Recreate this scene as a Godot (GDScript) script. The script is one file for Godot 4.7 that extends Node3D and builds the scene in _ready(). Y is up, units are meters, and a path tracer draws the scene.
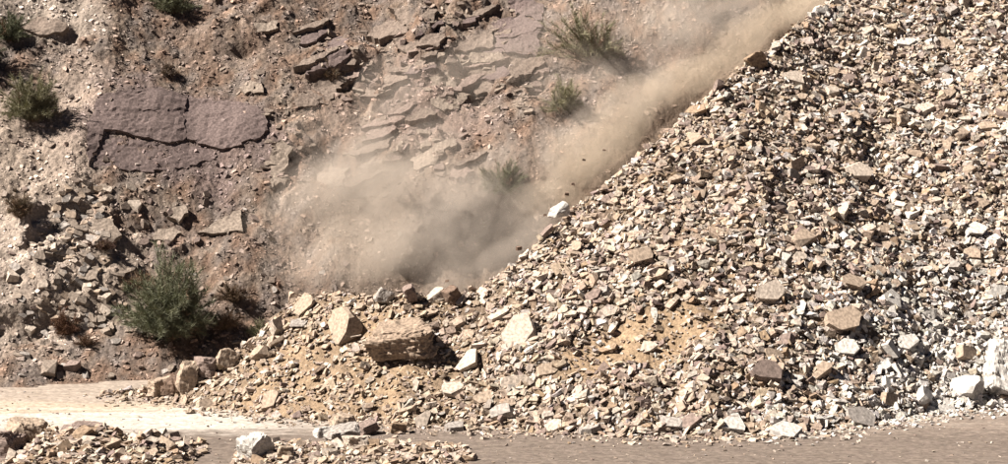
extends Node3D
# A rock slide across a mountain road: x to the right, y up, depth into the hill is -z. The camera stands 10 m above the road.

const EYE := 10.0
const PITCH := 4.5
const FOCAL := 1881.0          # of a picture 1008 x 464

var rng := RandomNumberGenerator.new()
var taken := {}
var M := {}                     # materials
var n_big := FastNoiseLite.new()
var n_mid := FastNoiseLite.new()
var n_fine := FastNoiseLite.new()
var n_cell := FastNoiseLite.new()
var n_cell2 := FastNoiseLite.new()
var n_cell3 := FastNoiseLite.new()
var n_tone := FastNoiseLite.new()

# hill grid
const HX0 := -27.0
const HX1 := 31.0
const HD0 := 59.5
const HD1 := 92.0
const HS := 0.075
var hw := 0
var hh := 0
var hy := PackedFloat32Array()
var toe_line: PackedVector2Array      # x -> depth of the slide's toe on the road
var crest_line: PackedVector2Array    # x -> depth of the slide's crest
var chute_a: Vector2
var chute_b: Vector2
var outcrops := []
var tints := []


func _ready() -> void:
	rng.seed = 20240611
	# ---------- camera ----------
	var cam := Camera3D.new()
	cam.name = "camera"
	cam.fov = rad_to_deg(2.0 * atan(232.0 / FOCAL))
	cam.far = 900.0
	cam.near = 0.5
	cam.position = Vector3(0, EYE, 0)
	cam.rotation_degrees = Vector3(-PITCH, 0, 0)
	add_child(cam)
	cam.current = true
	# ---------- sky, exposure ----------
	var env := Environment.new()
	var sm := ProceduralSkyMaterial.new()
	sm.sky_top_color = Color(0.24, 0.36, 0.56)
	sm.sky_horizon_color = Color(0.62, 0.70, 0.80)
	sm.sky_curve = 0.12
	sm.ground_bottom_color = Color(0.36, 0.31, 0.26)
	sm.ground_horizon_color = Color(0.50, 0.46, 0.42)
	sm.sun_angle_max = 8.0
	sm.sky_energy_multiplier = 0.3
	var sky := Sky.new()
	sky.sky_material = sm
	env.background_mode = Environment.BG_SKY
	env.sky = sky
	env.tonemap_mode = Environment.TONE_MAPPER_LINEAR
	env.tonemap_exposure = 3.2
	env.sdfgi_enabled = true
	env.ssao_enabled = true
	env.ssil_enabled = true
	env.volumetric_fog_enabled = true
	env.volumetric_fog_density = 0.0
	var we := WorldEnvironment.new()
	we.name = "world_environment"
	we.environment = env
	add_child(we)
	# ---------- sun: high on the left ----------
	var sun := DirectionalLight3D.new()
	sun.name = "sun"
	sun.light_color = Color(1.0, 0.955, 0.90)
	sun.light_energy = 1.6
	sun.light_angular_distance = 0.5
	sun.shadow_enabled = true
	add_child(sun)
	sun.look_at_from_position(Vector3(-63, 68, 16), Vector3.ZERO, Vector3.UP)

	make_noises()
	make_materials()
	make_profiles()
	build_ground()
	build_hill()
	build_slide()
	build_bushes()
	build_hill_rocks()
	build_boulders()
	build_slide_stones()
	build_berm()
	build_dust()


# ================= small helpers =================
func numbered(called: String) -> String:
	if not taken.has(called):
		taken[called] = 0
		return called
	taken[called] += 1
	return "%s_%03d" % [called, taken[called]]


func tag(o: Node, label: String, category: String, group := "") -> void:
	o.set_meta("label", label)
	o.set_meta("category", category)
	if group:
		o.set_meta("group", group)


func mesh_node(called: String, mesh: Mesh, mat: Material, parent: Node = null) -> MeshInstance3D:
	var o := MeshInstance3D.new()
	o.name = numbered(called) if parent == null else called
	o.mesh = mesh
	if mat:
		o.material_override = mat
	if parent == null:
		add_child(o)
	else:
		parent.add_child(o, true)
	return o


func sight(px: float, py: float) -> Vector3:      # direction of a line of sight from the survey point
	var d := Vector3((px - 504.0) / FOCAL, (232.0 - py) / FOCAL, -1.0)
	return d.rotated(Vector3.RIGHT, deg_to_rad(-PITCH))


func on_road(px: float, py: float) -> Vector3:
	var d := sight(px, py)
	return Vector3(0, EYE, 0) + d * (EYE / -d.y)


func on_hill(px: float, py: float) -> Vector3:
	var d := sight(px, py)
	var t := 58.0
	while t < 95.0:
		var p := Vector3(0, EYE, 0) + d * t
		if p.y <= hill_at(p.x, -p.z):
			return p
		t += 0.04
	return Vector3(0, EYE, 0) + d * 75.0


func on_slide(px: float, py: float) -> Vector3:
	var d := sight(px, py)
	var t := 48.0
	while t < 95.0:
		var p := Vector3(0, EYE, 0) + d * t
		if p.y <= maxf(0.0, slide_y(p.x, -p.z)):
			return p
		t += 0.03
	return Vector3(0, EYE, 0) + d * 60.0


func along(line: PackedVector2Array, x: float) -> float:
	if x <= line[0].x:
		return line[0].y
	for i in range(1, line.size()):
		if x <= line[i].x:
			var t := (x - line[i - 1].x) / (line[i].x - line[i - 1].x)
			return lerpf(line[i - 1].y, line[i].y, t)
	return line[line.size() - 1].y


func noise(kind: int, freq: float, octaves: int, sd: int) -> FastNoiseLite:
	var n := FastNoiseLite.new()
	n.seed = sd
	n.noise_type = kind
	n.frequency = freq
	n.fractal_type = FastNoiseLite.FRACTAL_FBM if octaves > 1 else FastNoiseLite.FRACTAL_NONE
	n.fractal_octaves = octaves
	return n


func cells(freq: float, sd: int) -> FastNoiseLite:
	var n := noise(FastNoiseLite.TYPE_CELLULAR, freq, 1, sd)
	n.cellular_return_type = FastNoiseLite.RETURN_CELL_VALUE
	n.cellular_jitter = 0.9
	return n


func make_noises() -> void:
	n_big = noise(FastNoiseLite.TYPE_SIMPLEX_SMOOTH, 0.13, 3, 3)
	n_mid = noise(FastNoiseLite.TYPE_SIMPLEX_SMOOTH, 0.75, 4, 5)
	n_fine = noise(FastNoiseLite.TYPE_SIMPLEX, 3.2, 2, 9)
	n_cell = cells(0.62, 11)
	n_cell2 = cells(1.9, 12)
	n_cell3 = cells(4.4, 16)
	n_tone = noise(FastNoiseLite.TYPE_SIMPLEX_SMOOTH, 0.4, 3, 21)


# ================= materials =================
func grain(size: int, freq: float, octaves: int, sd: int, lo: float, hi: float, kind := FastNoiseLite.TYPE_SIMPLEX) -> ImageTexture:
	var n := noise(kind, freq, octaves, sd)
	var im := n.get_seamless_image(size, size)
	im.convert(Image.FORMAT_RGBA8)
	var data := im.get_data()
	for i in range(0, data.size(), 4):
		var v := mini(255, int(255.0 * lerpf(lo, hi, data[i] / 255.0)))
		data[i] = v
		data[i + 1] = v
		data[i + 2] = v
		data[i + 3] = 255
	return ImageTexture.create_from_image(Image.create_from_data(size, size, false, Image.FORMAT_RGBA8, data))


func stone_material(called: String, c: Color, tex: Texture2D, bump: Texture2D, scale: float, depth: float, vertex := false) -> StandardMaterial3D:
	var m := StandardMaterial3D.new()
	m.resource_name = called
	m.albedo_color = c.linear_to_srgb()
	m.albedo_texture = tex
	m.vertex_color_use_as_albedo = vertex
	m.roughness = 0.95
	m.metallic_specular = 0.25
	m.uv1_triplanar = true
	m.uv1_world_triplanar = true
	m.uv1_scale = Vector3.ONE * scale
	m.heightmap_enabled = true
	m.heightmap_texture = bump
	m.heightmap_scale = depth
	return m


func make_materials() -> void:
	var g_stone := grain(1024, 0.014, 6, 31, 0.6, 1.12)
	var g_soil := grain(512, 0.03, 5, 32, 0.6, 1.0)
	var g_bump := grain(1024, 0.006, 7, 33, 0.0, 1.0)
	M.stone = stone_material("loose_stone", Color(1.1, 1.1, 1.1), g_stone, g_bump, 0.5, 3.0, true)
	M.soil = stone_material("hill_soil", Color(0.76, 0.745, 0.735), g_soil, g_bump, 0.55, 5.0, true)
	M.road = stone_material("road_surface", Color(0.88, 0.88, 0.88), grain(512, 0.02, 5, 34, 0.78, 1.0), g_bump, 0.35, 2.0, true)
	var palette := {
		"cream": Color(0.445, 0.385, 0.332), "white": Color(0.5, 0.48, 0.456), "tan": Color(0.355, 0.284, 0.226), "ochre": Color(0.275, 0.203, 0.146),
		"grey": Color(0.321, 0.294, 0.275), "mauve": Color(0.229, 0.179, 0.160), "brown": Color(0.176, 0.126, 0.099), "buff": Color(0.260, 0.217, 0.184),
		"plum": Color(0.149, 0.116, 0.112), "dun": Color(0.198, 0.160, 0.137),
	}
	palette["russet"] = Color(0.3, 0.235, 0.185)
	for k in palette:
		M[k] = stone_material(k + "_stone", palette[k], g_stone, g_bump, 0.5, 1.5)
	for k in ["stem", "leaf"]:
		var m := StandardMaterial3D.new()
		m.resource_name = "shrub_" + k
		m.vertex_color_use_as_albedo = true
		m.roughness = 0.9
		m.metallic_specular = 0.2
		if k == "leaf":
			m.backlight_enabled = true
			m.backlight = Color(0.35, 0.38, 0.25)
		M[k] = m


# ================= ground forms =================
func make_profiles() -> void:
	for p in [[60, 388], [155, 399], [250, 414], [330, 421], [400, 427], [450, 426], [560, 432], [700, 437], [800, 433], [880, 423], [940, 413], [1008, 408], [1150, 404], [1400, 398]]:
		var q := on_road(p[0], p[1])
		toe_line.append(Vector2(q.x, -q.z))
	# crest: where the slide's front slope ends against the gully
	for p in [[120, 391], [170, 388], [200, 374], [225, 360], [260, 333], [300, 297], [345, 292], [390, 300], [430, 298], [480, 291], [530, 252], [570, 212], [620, 178], [660, 140], [700, 104], [760, 60], [830, 2]]:
		var d := sight(p[0], p[1])
		var t := 50.0
		while t < 95.0:
			var q := Vector3(0, EYE, 0) + d * t
			if q.y <= front_y(q.x, -q.z):
				crest_line.append(Vector2(q.x, -q.z))
				break
			t += 0.02
	var last := crest_line[crest_line.size() - 1]
	crest_line.append(Vector2(last.x + 14.0, last.y + 15.0))
	chute_a = Vector2(-2.5, 64.5)
	chute_b = Vector2(13.5, 79.0)


func slope_at(x: float) -> float:
	return lerpf(0.64, 0.72, clampf((x + 6.0) / 10.0, 0.0, 1.0))


func front_y(x: float, d: float) -> float:
	var t := d - along(toe_line, x)
	return slope_at(x) * (t - 0.5 * n_mid.get_noise_1d(x * 0.7) * clampf(1.0 - t / 3.0, 0.0, 1.0))


func slide_base(x: float, d: float) -> float:
	var dc := along(crest_line, x)
	var f := front_y(x, minf(d, dc))
	if d > dc:
		f -= (d - dc) * 0.55
	return f


const SX0 := -19.0
const SD0 := 50.0
const SS := 0.1
const SW := 480
const SH := 380
var sy := PackedFloat32Array()


func slide_y(x: float, d: float) -> float:
	if sy.is_empty():
		sy.resize(SW * SH)
		for j in SH:
			for i in SW:
				sy[j * SW + i] = slide_form(SX0 + i * SS, SD0 + j * SS)
	var fx := clampf((x - SX0) / SS, 0.0, SW - 1.001)
	var fd := clampf((d - SD0) / SS, 0.0, SH - 1.001)
	var i := int(fx)
	var j := int(fd)
	fx -= i
	fd -= j
	return lerpf(lerpf(sy[j * SW + i], sy[j * SW + i + 1], fx), lerpf(sy[(j + 1) * SW + i], sy[(j + 1) * SW + i + 1], fx), fd)


func slide_form(x: float, d: float) -> float:
	var f := slide_base(x, d)
	var k := clampf(f / 1.5, 0.0, 1.0)
	var near_crest := clampf((along(crest_line, x) - d) / 1.5, 0.0, 1.0)
	return f + k * (0.25 + 0.75 * near_crest) * (0.55 * n_big.get_noise_2d(x * 1.5 + 40.0, d * 1.5) + 0.22 * n_mid.get_noise_2d(x * 0.8, d * 0.8))


func hill_toe(x: float) -> float:
	return 61.6 + clampf((x + 17.0) * 0.3, -1.5, 3.4) + 0.35 * n_big.get_noise_1d(x * 2.0)


func chute_mask(x: float, d: float) -> float:
	var v := (chute_b - chute_a).normalized()
	var p := Vector2(x, d) - chute_a
	var side := p.x * v.y - p.y * v.x
	return smoothstep(-4.6, -1.6, side) 


func build_hill_arrays() -> void:
	hw = int((HX1 - HX0) / HS) + 1
	hh = int((HD1 - HD0) / HS) + 1


func rock_mask(x: float, d: float) -> float:
	var r := 0.0
	for o in outcrops:
		var dx: float = (x - o[0]) / o[2]
		var dd: float = (d - o[1]) / o[3]
		var q := dx * dx + dd * dd
		if q < 1.0:
			r = maxf(r, (1.0 - q) * 2.2 * o[4])
	return clampf(r, 0.0, 1.0)


func profile(t: float) -> float:
	if t <= 0.0:
		return t * 0.05
	if t < 2.5:
		return 0.66 * t
	if t < 9.0:
		return 1.65 + 0.92 * (t - 2.5)
	return 7.63 + 0.82 * (t - 9.0)


func survey_base(px: float, py: float) -> Vector2:     # x and depth of a line of sight on the even hillside
	var s := sight(px, py)
	var t := 58.0
	while t < 95.0:
		var p := Vector3(0, EYE, 0) + s * t
		if p.y <= profile(-p.z - hill_toe(p.x)):
			return Vector2(p.x, -p.z)
		t += 0.05
	return Vector2(s.x * 75.0, 75.0)


var flats := []
var ledge := PackedFloat32Array()


func hill_height(x: float, d: float, at: int) -> float:
	var t := d - hill_toe(x)
	var y := profile(t)
	var k := clampf(t / 3.0, 0.0, 1.0)
	var ch := chute_mask(x, d)
	y += k * 0.8 * n_big.get_noise_2d(x, d) * (1.0 - 0.5 * ch)
	y -= ch * k * 0.35
	var even := 0.0      # smooth bedding planes
	for o in flats:
		var dx: float = (x - o[0]) / o[2]
		var dd: float = (d - o[1]) / o[3]
		even = maxf(even, 1.0 - smoothstep(0.7, 1.1, sqrt(dx * dx + dd * dd)))
	var r := rock_mask(x, d) * (1.0 - ch) * (1.0 - even)
	# rock beds rise to the right
	var u := x * 0.92 + d * 0.38
	var v := -x * 0.38 + d * 0.92
	var warp := 0.35 * n_mid.get_noise_2d(x * 0.6 + 9.0, d * 0.6)
	if r > 0.0:
		ledge[at] = r * (0.5 * n_cell.get_noise_2d(u * 0.55 + warp, v * 1.3) + 0.22 * n_cell2.get_noise_2d(u * 0.6 + warp, v * 1.2) + 0.07 * n_cell3.get_noise_2d(u * 0.7, v))
	y += (1.0 - r) * (1.0 - 0.85 * even) * clampf(t / 0.8, 0.0, 1.0) * (0.15 - 0.06 * ch) * n_mid.get_noise_2d(x, d * 0.8)
	if ch > 0.0:      # runnels that lead down the chute
		var w := (chute_b - chute_a).normalized()
		var acr := x * w.y - d * w.x
		var alo := x * w.x + d * w.y
		y += ch * k * 0.26 * n_mid.get_noise_2d(acr * 1.5, alo * 0.25)
	y += clampf(t / 0.4, 0.1, 1.0) * 0.05 * n_fine.get_noise_2d(x, d)
	return y


func hill_at(x: float, d: float) -> float:
	var fx := clampf((x - HX0) / HS, 0.0, hw - 1.001)
	var fd := clampf((d - HD0) / HS, 0.0, hh - 1.001)
	var i := int(fx)
	var j := int(fd)
	fx -= i
	fd -= j
	var a := lerpf(hy[j * hw + i], hy[j * hw + i + 1], fx)
	var b := lerpf(hy[(j + 1) * hw + i], hy[(j + 1) * hw + i + 1], fx)
	return lerpf(a, b, fd)


func hill_normal(x: float, d: float, e := 0.3) -> Vector3:
	return Vector3(hill_at(x - e, d) - hill_at(x + e, d), 2.0 * e, hill_at(x, d + e) - hill_at(x, d - e)).normalized()


func slide_normal(x: float, d: float, e := 0.4) -> Vector3:
	return Vector3(slide_y(x - e, d) - slide_y(x + e, d), 2.0 * e, slide_y(x, d + e) - slide_y(x, d - e)).normalized()


func grid_mesh(w: int, h: int, at: Callable, color: Callable) -> ArrayMesh:
	var pos := PackedVector3Array()
	var nor := PackedVector3Array()
	var col := PackedColorArray()
	var idx := PackedInt32Array()
	pos.resize(w * h)
	nor.resize(w * h)
	col.resize(w * h)
	for j in h:
		for i in w:
			pos[j * w + i] = at.call(i, j)
	for j in h:
		for i in w:
			var a := pos[j * w + mini(i + 1, w - 1)] - pos[j * w + maxi(i - 1, 0)]
			var b := pos[mini(j + 1, h - 1) * w + i] - pos[maxi(j - 1, 0) * w + i]
			nor[j * w + i] = a.cross(b).normalized()
			col[j * w + i] = color.call(pos[j * w + i])
	idx.resize((w - 1) * (h - 1) * 6)
	var n := 0
	for j in h - 1:
		for i in w - 1:
			var a := j * w + i
			for k in [a, a + w, a + 1, a + 1, a + w, a + w + 1]:
				idx[n] = k
				n += 1
	var arrays := []
	arrays.resize(Mesh.ARRAY_MAX)
	arrays[Mesh.ARRAY_VERTEX] = pos
	arrays[Mesh.ARRAY_NORMAL] = nor
	arrays[Mesh.ARRAY_COLOR] = col
	arrays[Mesh.ARRAY_INDEX] = idx
	var m := ArrayMesh.new()
	m.add_surface_from_arrays(Mesh.PRIMITIVE_TRIANGLES, arrays)
	return m


func build_ground() -> void:
	var pm := PlaneMesh.new()
	pm.size = Vector2(1600, 1600)
	pm.subdivide_width = 8
	pm.subdivide_depth = 8
	var g := mesh_node("ground", pm, M.dun)
	g.position = Vector3(0, -0.12, -60)
	g.set_meta("kind", "structure")
	# the road: darker brown strip in front, paler tones over the rest
	var x0 := -34.0
	var d0 := 43.0
	var st := 0.1
	var at := func(i: int, j: int) -> Vector3:
		var x := x0 + i * st
		var d := d0 + j * st
		return Vector3(x, 0.02 * n_mid.get_noise_2d(x * 0.12, d * 2.2) + 0.012 * n_mid.get_noise_2d(x * 0.7, d * 1.5) + 0.006 * n_fine.get_noise_2d(x, d), -d)
	var color := func(p: Vector3) -> Color:
		return road_color(p.x, -p.z)
	var road := mesh_node("road", grid_mesh(680, 235, at, color), M.road)
	road.set_meta("kind", "structure")


func road_color(x: float, d: float) -> Color:
	var bare := Color(0.18, 0.148, 0.128)  # darker brown tone of the front strip
	var pale := Color(0.52, 0.485, 0.445)
	var sand := Color(0.45, 0.36, 0.27)
	var gray := Color(0.30, 0.26, 0.235)
	# streaks run along the road
	var s := n_mid.get_noise_2d(x * 0.16, d * 1.7)
	var f := n_fine.get_noise_2d(x * 0.35, d * 1.2)
	var g := n_fine.get_noise_2d(x * 0.12, d * 2.6)
	var edge := 53.4 + 0.5 * s + 0.25 * g + 0.2 * n_tone.get_noise_2d(x, d * 0.2)
	var k := smoothstep(edge - 0.5, edge + 1.1 + 0.4 * f, d + 0.5 * f + 0.5 * g)
	# the pale tone gives way to brown on the right
	var right := smoothstep(-9.5, -1.5, x + s * 2.5)
	var top := pale.lerp(Color(0.215, 0.175, 0.15), clampf(right + 0.2 * f * right, 0.0, 1.0))
	var back := smoothstep(56.0, 58.0, d + s * 2.4)
	top = top.lerp(sand, back * 0.8 * (1.0 - right))
	top = top.lerp(gray, smoothstep(57.8, 59.8, d + 1.0 * f + s) * 0.7)
	top = top.lerp(Color(0.36, 0.31, 0.27), clampf(0.5 * g + 0.35 * s, 0.0, 0.55))
	return bare.lerp(top, k) * (1.0 + 0.2 * f + 0.15 * g)


func build_hill() -> void:
	# outcrops: place on the picture's hillside, half width and half depth in metres, strength
	for o in [[80, 250, 2.6, 2.6, 0.55], [25, 300, 2.2, 1.8, 0.5], [460, 30, 3.6, 2.4, 1.0], [400, 90, 2.9, 2.0, 0.9], [500, 70, 2.2, 2.2, 0.9], [340, 70, 1.6, 1.9, 0.8], [360, 165, 2.4, 1.6, 0.7],
			[420, 155, 1.7, 1.1, 0.7], [275, 165, 1.0, 1.7, 0.9], [40, 30, 2.2, 1.2, 0.7], [230, 30, 1.7, 0.9, 0.5], [250, 8, 2.0, 0.8, 0.6], [150, 235, 3.2, 1.0, 0.5], [90, 110, 0.8, 1.5, 0.7], [430, 10, 2.0, 1.2, 0.8], [300, 130, 1.4, 1.0, 0.5]]:
		var q := survey_base(o[0], o[1])
		outcrops.append([q.x, q.y, o[2], o[3], o[4]])
	# the ground's own colour by place: pale rubble on the left, mauve beds in the middle, tan fines in the chute
	for o in [[30, 250, 3.6, 4.2, Color(0.5, 0.43, 0.375), 1.0], [10, 150, 3.0, 2.5, Color(0.44, 0.37, 0.315), 0.9], [70, 110, 2.0, 3.0, Color(0.45, 0.375, 0.325), 0.9], [40, 10, 4.0, 1.6, Color(0.43, 0.375, 0.33), 0.9], [180, 130, 4.6, 2.4, Color(0.24, 0.19, 0.182), 0.8],
			[420, 110, 3.4, 2.4, Color(0.32, 0.25, 0.225), 0.7], [420, 225, 5.0, 3.6, Color(0.29, 0.235, 0.195), 0.8], [120, 290, 2.6, 1.5, Color(0.38, 0.32, 0.27), 0.6], [330, 110, 2.5, 1.5, Color(0.29, 0.22, 0.18), 0.5], [240, 40, 3.0, 1.6, Color(0.26, 0.2, 0.165), 0.5]]:
		var q := survey_base(o[0], o[1])
		tints.append([q.x, q.y, o[2], o[3], o[4], o[5]])
	build_hill_arrays()
	hy.resize(hw * hh)
	ledge.resize(hw * hh)
	for o in [[176, 130, 4.7, 2.7], [517, 38, 1.1, 1.1], [220, 228, 1.0, 0.6]]:
		var q := survey_base(o[0], o[1])
		flats.append([q.x, q.y, o[2], o[3]])
	for j in hh:
		for i in hw:
			hy[j * hw + i] = hill_height(HX0 + i * HS, HD0 + j * HS, j * hw + i)
	for j in range(1, hh - 1):      # weather the ledges' edges
		for i in range(1, hw - 1):
			var k := j * hw + i
			if ledge[k] != 0.0:
				hy[k] += 0.25 * ledge[k] + 0.125 * (ledge[k - 1] + ledge[k + 1] + ledge[k - hw] + ledge[k + hw]) + 0.0625 * (ledge[k - hw - 1] + ledge[k - hw + 1] + ledge[k + hw - 1] + ledge[k + hw + 1])
	var at := func(i: int, j: int) -> Vector3:
		return Vector3(HX0 + i * HS, hy[j * hw + i], -(HD0 + j * HS))
	var color := func(p: Vector3) -> Color:
		return hill_color(p.x, -p.z)
	var hill := mesh_node("hillside", grid_mesh(hw, hh, at, color), M.soil)
	hill.set_meta("kind", "structure")


func hill_color(x: float, d: float) -> Color:
	var c := Color(0.225, 0.175, 0.148)
	var t1 := n_tone.get_noise_2d(x, d)
	c = c.lerp(Color(0.33, 0.27, 0.225), clampf(t1 * 2.2, 0.0, 1.0)).lerp(Color(0.225, 0.172, 0.142), clampf(-t1 * 2.2, 0.0, 1.0))
	var t2 := n_tone.get_noise_2d(x * 2.6 - d * 1.2 + 70.0, d * 1.8 + x * 0.6)
	c = c.lerp(Color(0.27, 0.185, 0.14), clampf(t2 * 1.8, 0.0, 0.8)).lerp(Color(0.23, 0.2, 0.185), clampf(-t2 * 1.8, 0.0, 0.8))
	for o in tints:
		var dx: float = (x - o[0]) / o[2]
		var dd: float = (d - o[1]) / o[3]
		var q := dx * dx + dd * dd + 0.9 * t1
		if q < 1.0:
			c = c.lerp(o[4], clampf((1.0 - q) * 1.6, 0.0, 1.0) * o[5])
	var ch := chute_mask(x, d)
	c = c.lerp(Color(0.30, 0.235, 0.185), ch * 0.85)
	var r := rock_mask(x, d) * (1.0 - ch)
	var cv := n_cell2.get_noise_2d((x * 0.92 + d * 0.38) * 0.6, (-x * 0.38 + d * 0.92) * 1.2)
	return c * (1.0 + 0.28 * r * cv + 0.25 * n_fine.get_noise_2d(x * 0.8, d * 0.8))


func build_slide() -> void:
	var x0 := -17.0
	var d0 := 51.5
	var st := 0.12
	var at := func(i: int, j: int) -> Vector3:
		var x := x0 + i * st
		var d := d0 + j * st
		var y := slide_y(x, d)
		return Vector3(x, y - 0.02 if y > 0.0 else maxf(y, -0.1), -d)
	var color := func(p: Vector3) -> Color:
		return fines_color(p.x, -p.z)
	var s := mesh_node("slide_fines", grid_mesh(390, 290, at, color), M.soil)
	s.set_meta("kind", "structure")


func sandiness(x: float, d: float) -> float:      # how much the fines show between the stones
	var q := (x + 5.2) / 4.6
	var w := (d - 57.0) / 3.6
	var a := clampf(1.3 - q * q - w * w, 0.0, 1.0) * 0.7
	q = (x - 4.2) / 2.6
	w = (d - 56.4 - 0.25 * (x - 4.2)) / 1.0
	var n := 0.7 * n_tone.get_noise_2d(x * 1.7, d * 1.7)
	return clampf(maxf(a, clampf(1.9 - 1.2 * (q * q + w * w), 0.0, 1.25)) + n * 0.6, 0.0, 1.0)


func fines_color(x: float, d: float) -> Color:
	var c := Color(0.25, 0.195, 0.15).lerp(Color(0.46, 0.345, 0.235), sandiness(x, d))
	c = c.lerp(Color(0.36, 0.30, 0.26), smoothstep(7.0, 14.0, x - (d - 54.0) * 0.4) * 0.5)
	return c * (1.0 + 0.3 * n_fine.get_noise_2d(x, d))


# ================= stones =================
# A broken stone: a box cut by leaning planes. half = half sizes; unit is metres for a stone of about 1 m.
func cut_stone(half: Vector3, cuts: int, lean: float, chips := 0) -> ArrayMesh:
	var planes: Array[Plane] = []
	for a in [[Vector3.RIGHT, half.x], [Vector3.LEFT, half.x], [Vector3.UP, half.y], [Vector3.DOWN, half.y], [Vector3.BACK, half.z], [Vector3.FORWARD, half.z]]:
		var nn: Vector3 = (a[0] + Vector3(rng.randf_range(-1, 1), rng.randf_range(-1, 1), rng.randf_range(-1, 1)) * lean).normalized()
		planes.append(Plane(nn, a[1] * rng.randf_range(0.85, 1.1)))
	for i in cuts:
		var nn := Vector3(rng.randfn(), rng.randfn() * 0.8, rng.randfn()).normalized()
		var reach := absf(nn.x) * half.x + absf(nn.y) * half.y + absf(nn.z) * half.z
		planes.append(Plane(nn, reach * rng.randf_range(0.6, 0.86)))
	# chip the corners that are left
	for i in chips:
		var nn := Vector3(rng.randfn(), rng.randfn(), rng.randfn()).normalized()
		var far := 0.0
		for p in Geometry3D.compute_convex_mesh_points(planes):
			far = maxf(far, nn.dot(p))
		planes.append(Plane(nn, far * rng.randf_range(0.86, 0.96)))
	return hull(planes)


# A flat stone as it splits from its bed: parallel faces, broken sides.
func split_stone(a: float, b: float, t: float, chips: int) -> ArrayMesh:
	var planes: Array[Plane] = []
	for sg in [-1.0, 1.0]:
		planes.append(Plane(Vector3(rng.randfn() * 0.07, sg, rng.randfn() * 0.1).normalized(), t * rng.randf_range(0.8, 1.1)))
	var n := rng.randi_range(5, 7)
	var start := rng.randf() * TAU
	for i in n:
		var w := start + (i + rng.randf_range(-0.33, 0.33)) * TAU / n
		var nn := Vector3(cos(w), rng.randf_range(-0.45, 0.45), sin(w)).normalized()
		var reach := sqrt(pow(a * nn.x, 2.0) + pow(b * nn.z, 2.0))
		planes.append(Plane(nn, reach * rng.randf_range(0.78, 1.05)))
	planes.append(Plane(Vector3.RIGHT, a * 1.1))
	planes.append(Plane(Vector3.LEFT, a * 1.1))
	for i in chips:
		var nn := Vector3(rng.randfn(), rng.randfn() * 0.9, rng.randfn()).normalized()
		var far := 0.0
		for p in Geometry3D.compute_convex_mesh_points(planes):
			far = maxf(far, nn.dot(p))
		planes.append(Plane(nn, far * rng.randf_range(0.84, 0.95)))
	return hull(planes)


func hull(planes: Array[Plane]) -> ArrayMesh:
	var pts := Geometry3D.compute_convex_mesh_points(planes)
	var st := SurfaceTool.new()
	st.begin(Mesh.PRIMITIVE_TRIANGLES)
	st.set_smooth_group(-1)
	for pl in planes:
		var on := []
		for p in pts:
			if absf(pl.distance_to(p)) < 0.0006:
				var fresh := true
				for q in on:
					if q.distance_to(p) < 0.0012:
						fresh = false
				if fresh:
					on.append(p)
		if on.size() < 3:
			continue
		var mid := Vector3.ZERO
		for p in on:
			mid += p
		mid /= on.size()
		var ax: Vector3 = (on[0] - mid).normalized()
		var ay := pl.normal.cross(ax)
		on.sort_custom(func(a: Vector3, b: Vector3) -> bool: return atan2((a - mid).dot(ay), (a - mid).dot(ax)) > atan2((b - mid).dot(ay), (b - mid).dot(ax)))
		for k in range(1, on.size() - 1):
			st.add_vertex(on[0])
			st.add_vertex(on[k])
			st.add_vertex(on[k + 1])
	st.generate_normals()
	return st.commit()


# A larger boulder: the same cut block with rough, chipped and bedded faces.
func boulder_mesh(half: Vector3, cuts: int, lean: float, n: int, rough: float, sd: int) -> ArrayMesh:
	var keep := rng.state
	rng.seed = sd
	var planes := []
	for a in [[Vector3.RIGHT, half.x], [Vector3.LEFT, half.x], [Vector3.UP, half.y], [Vector3.DOWN, half.y], [Vector3.BACK, half.z], [Vector3.FORWARD, half.z]]:
		var nn: Vector3 = (a[0] + Vector3(rng.randf_range(-1, 1), rng.randf_range(-1, 1), rng.randf_range(-1, 1)) * lean).normalized()
		planes.append(Plane(nn, a[1] * rng.randf_range(0.85, 1.05)))
	for i in cuts:
		var nn := Vector3(rng.randfn(), rng.randfn(), rng.randfn()).normalized()
		var reach := absf(nn.x) * half.x + absf(nn.y) * half.y + absf(nn.z) * half.z
		planes.append(Plane(nn, reach * rng.randf_range(0.6, 0.85)))
	var nz := noise(FastNoiseLite.TYPE_SIMPLEX, 2.2, 3, sd)
	var cz := cells(2.6, sd + 1)
	var st := SurfaceTool.new()
	st.begin(Mesh.PRIMITIVE_TRIANGLES)
	st.set_smooth_group(-1)
	for face in 6:
		var ax := face % 3
		var sg := 1.0 if face < 3 else -1.0
		var grid := []
		for j in n + 1:
			for i in n + 1:
				var q := Vector3.ZERO
				q[ax] = sg
				q[(ax + 1) % 3] = (2.0 * i / n - 1.0) * sg
				q[(ax + 2) % 3] = 2.0 * j / n - 1.0
				var dir := (q * half).normalized()
				var r := 99.0
				for pl in planes:
					var c: float = pl.normal.dot(dir)
					if c > 0.001:
						r = minf(r, pl.d / c)
				var p := dir * r
				r *= 1.0 + rough * (nz.get_noise_3dv(p * 1.3) + 0.5 * cz.get_noise_3d(p.x, p.y * 2.5, p.z))
				grid.append(dir * r)
		for j in n:
			for i in n:
				var a: Vector3 = grid[j * (n + 1) + i]
				var b: Vector3 = grid[j * (n + 1) + i + 1]
				var c: Vector3 = grid[(j + 1) * (n + 1) + i]
				var d: Vector3 = grid[(j + 1) * (n + 1) + i + 1]
				for v in [a, c, b, b, c, d]:
					st.add_vertex(v)
	st.generate_normals()
	rng.state = keep
	return st.commit()


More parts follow.
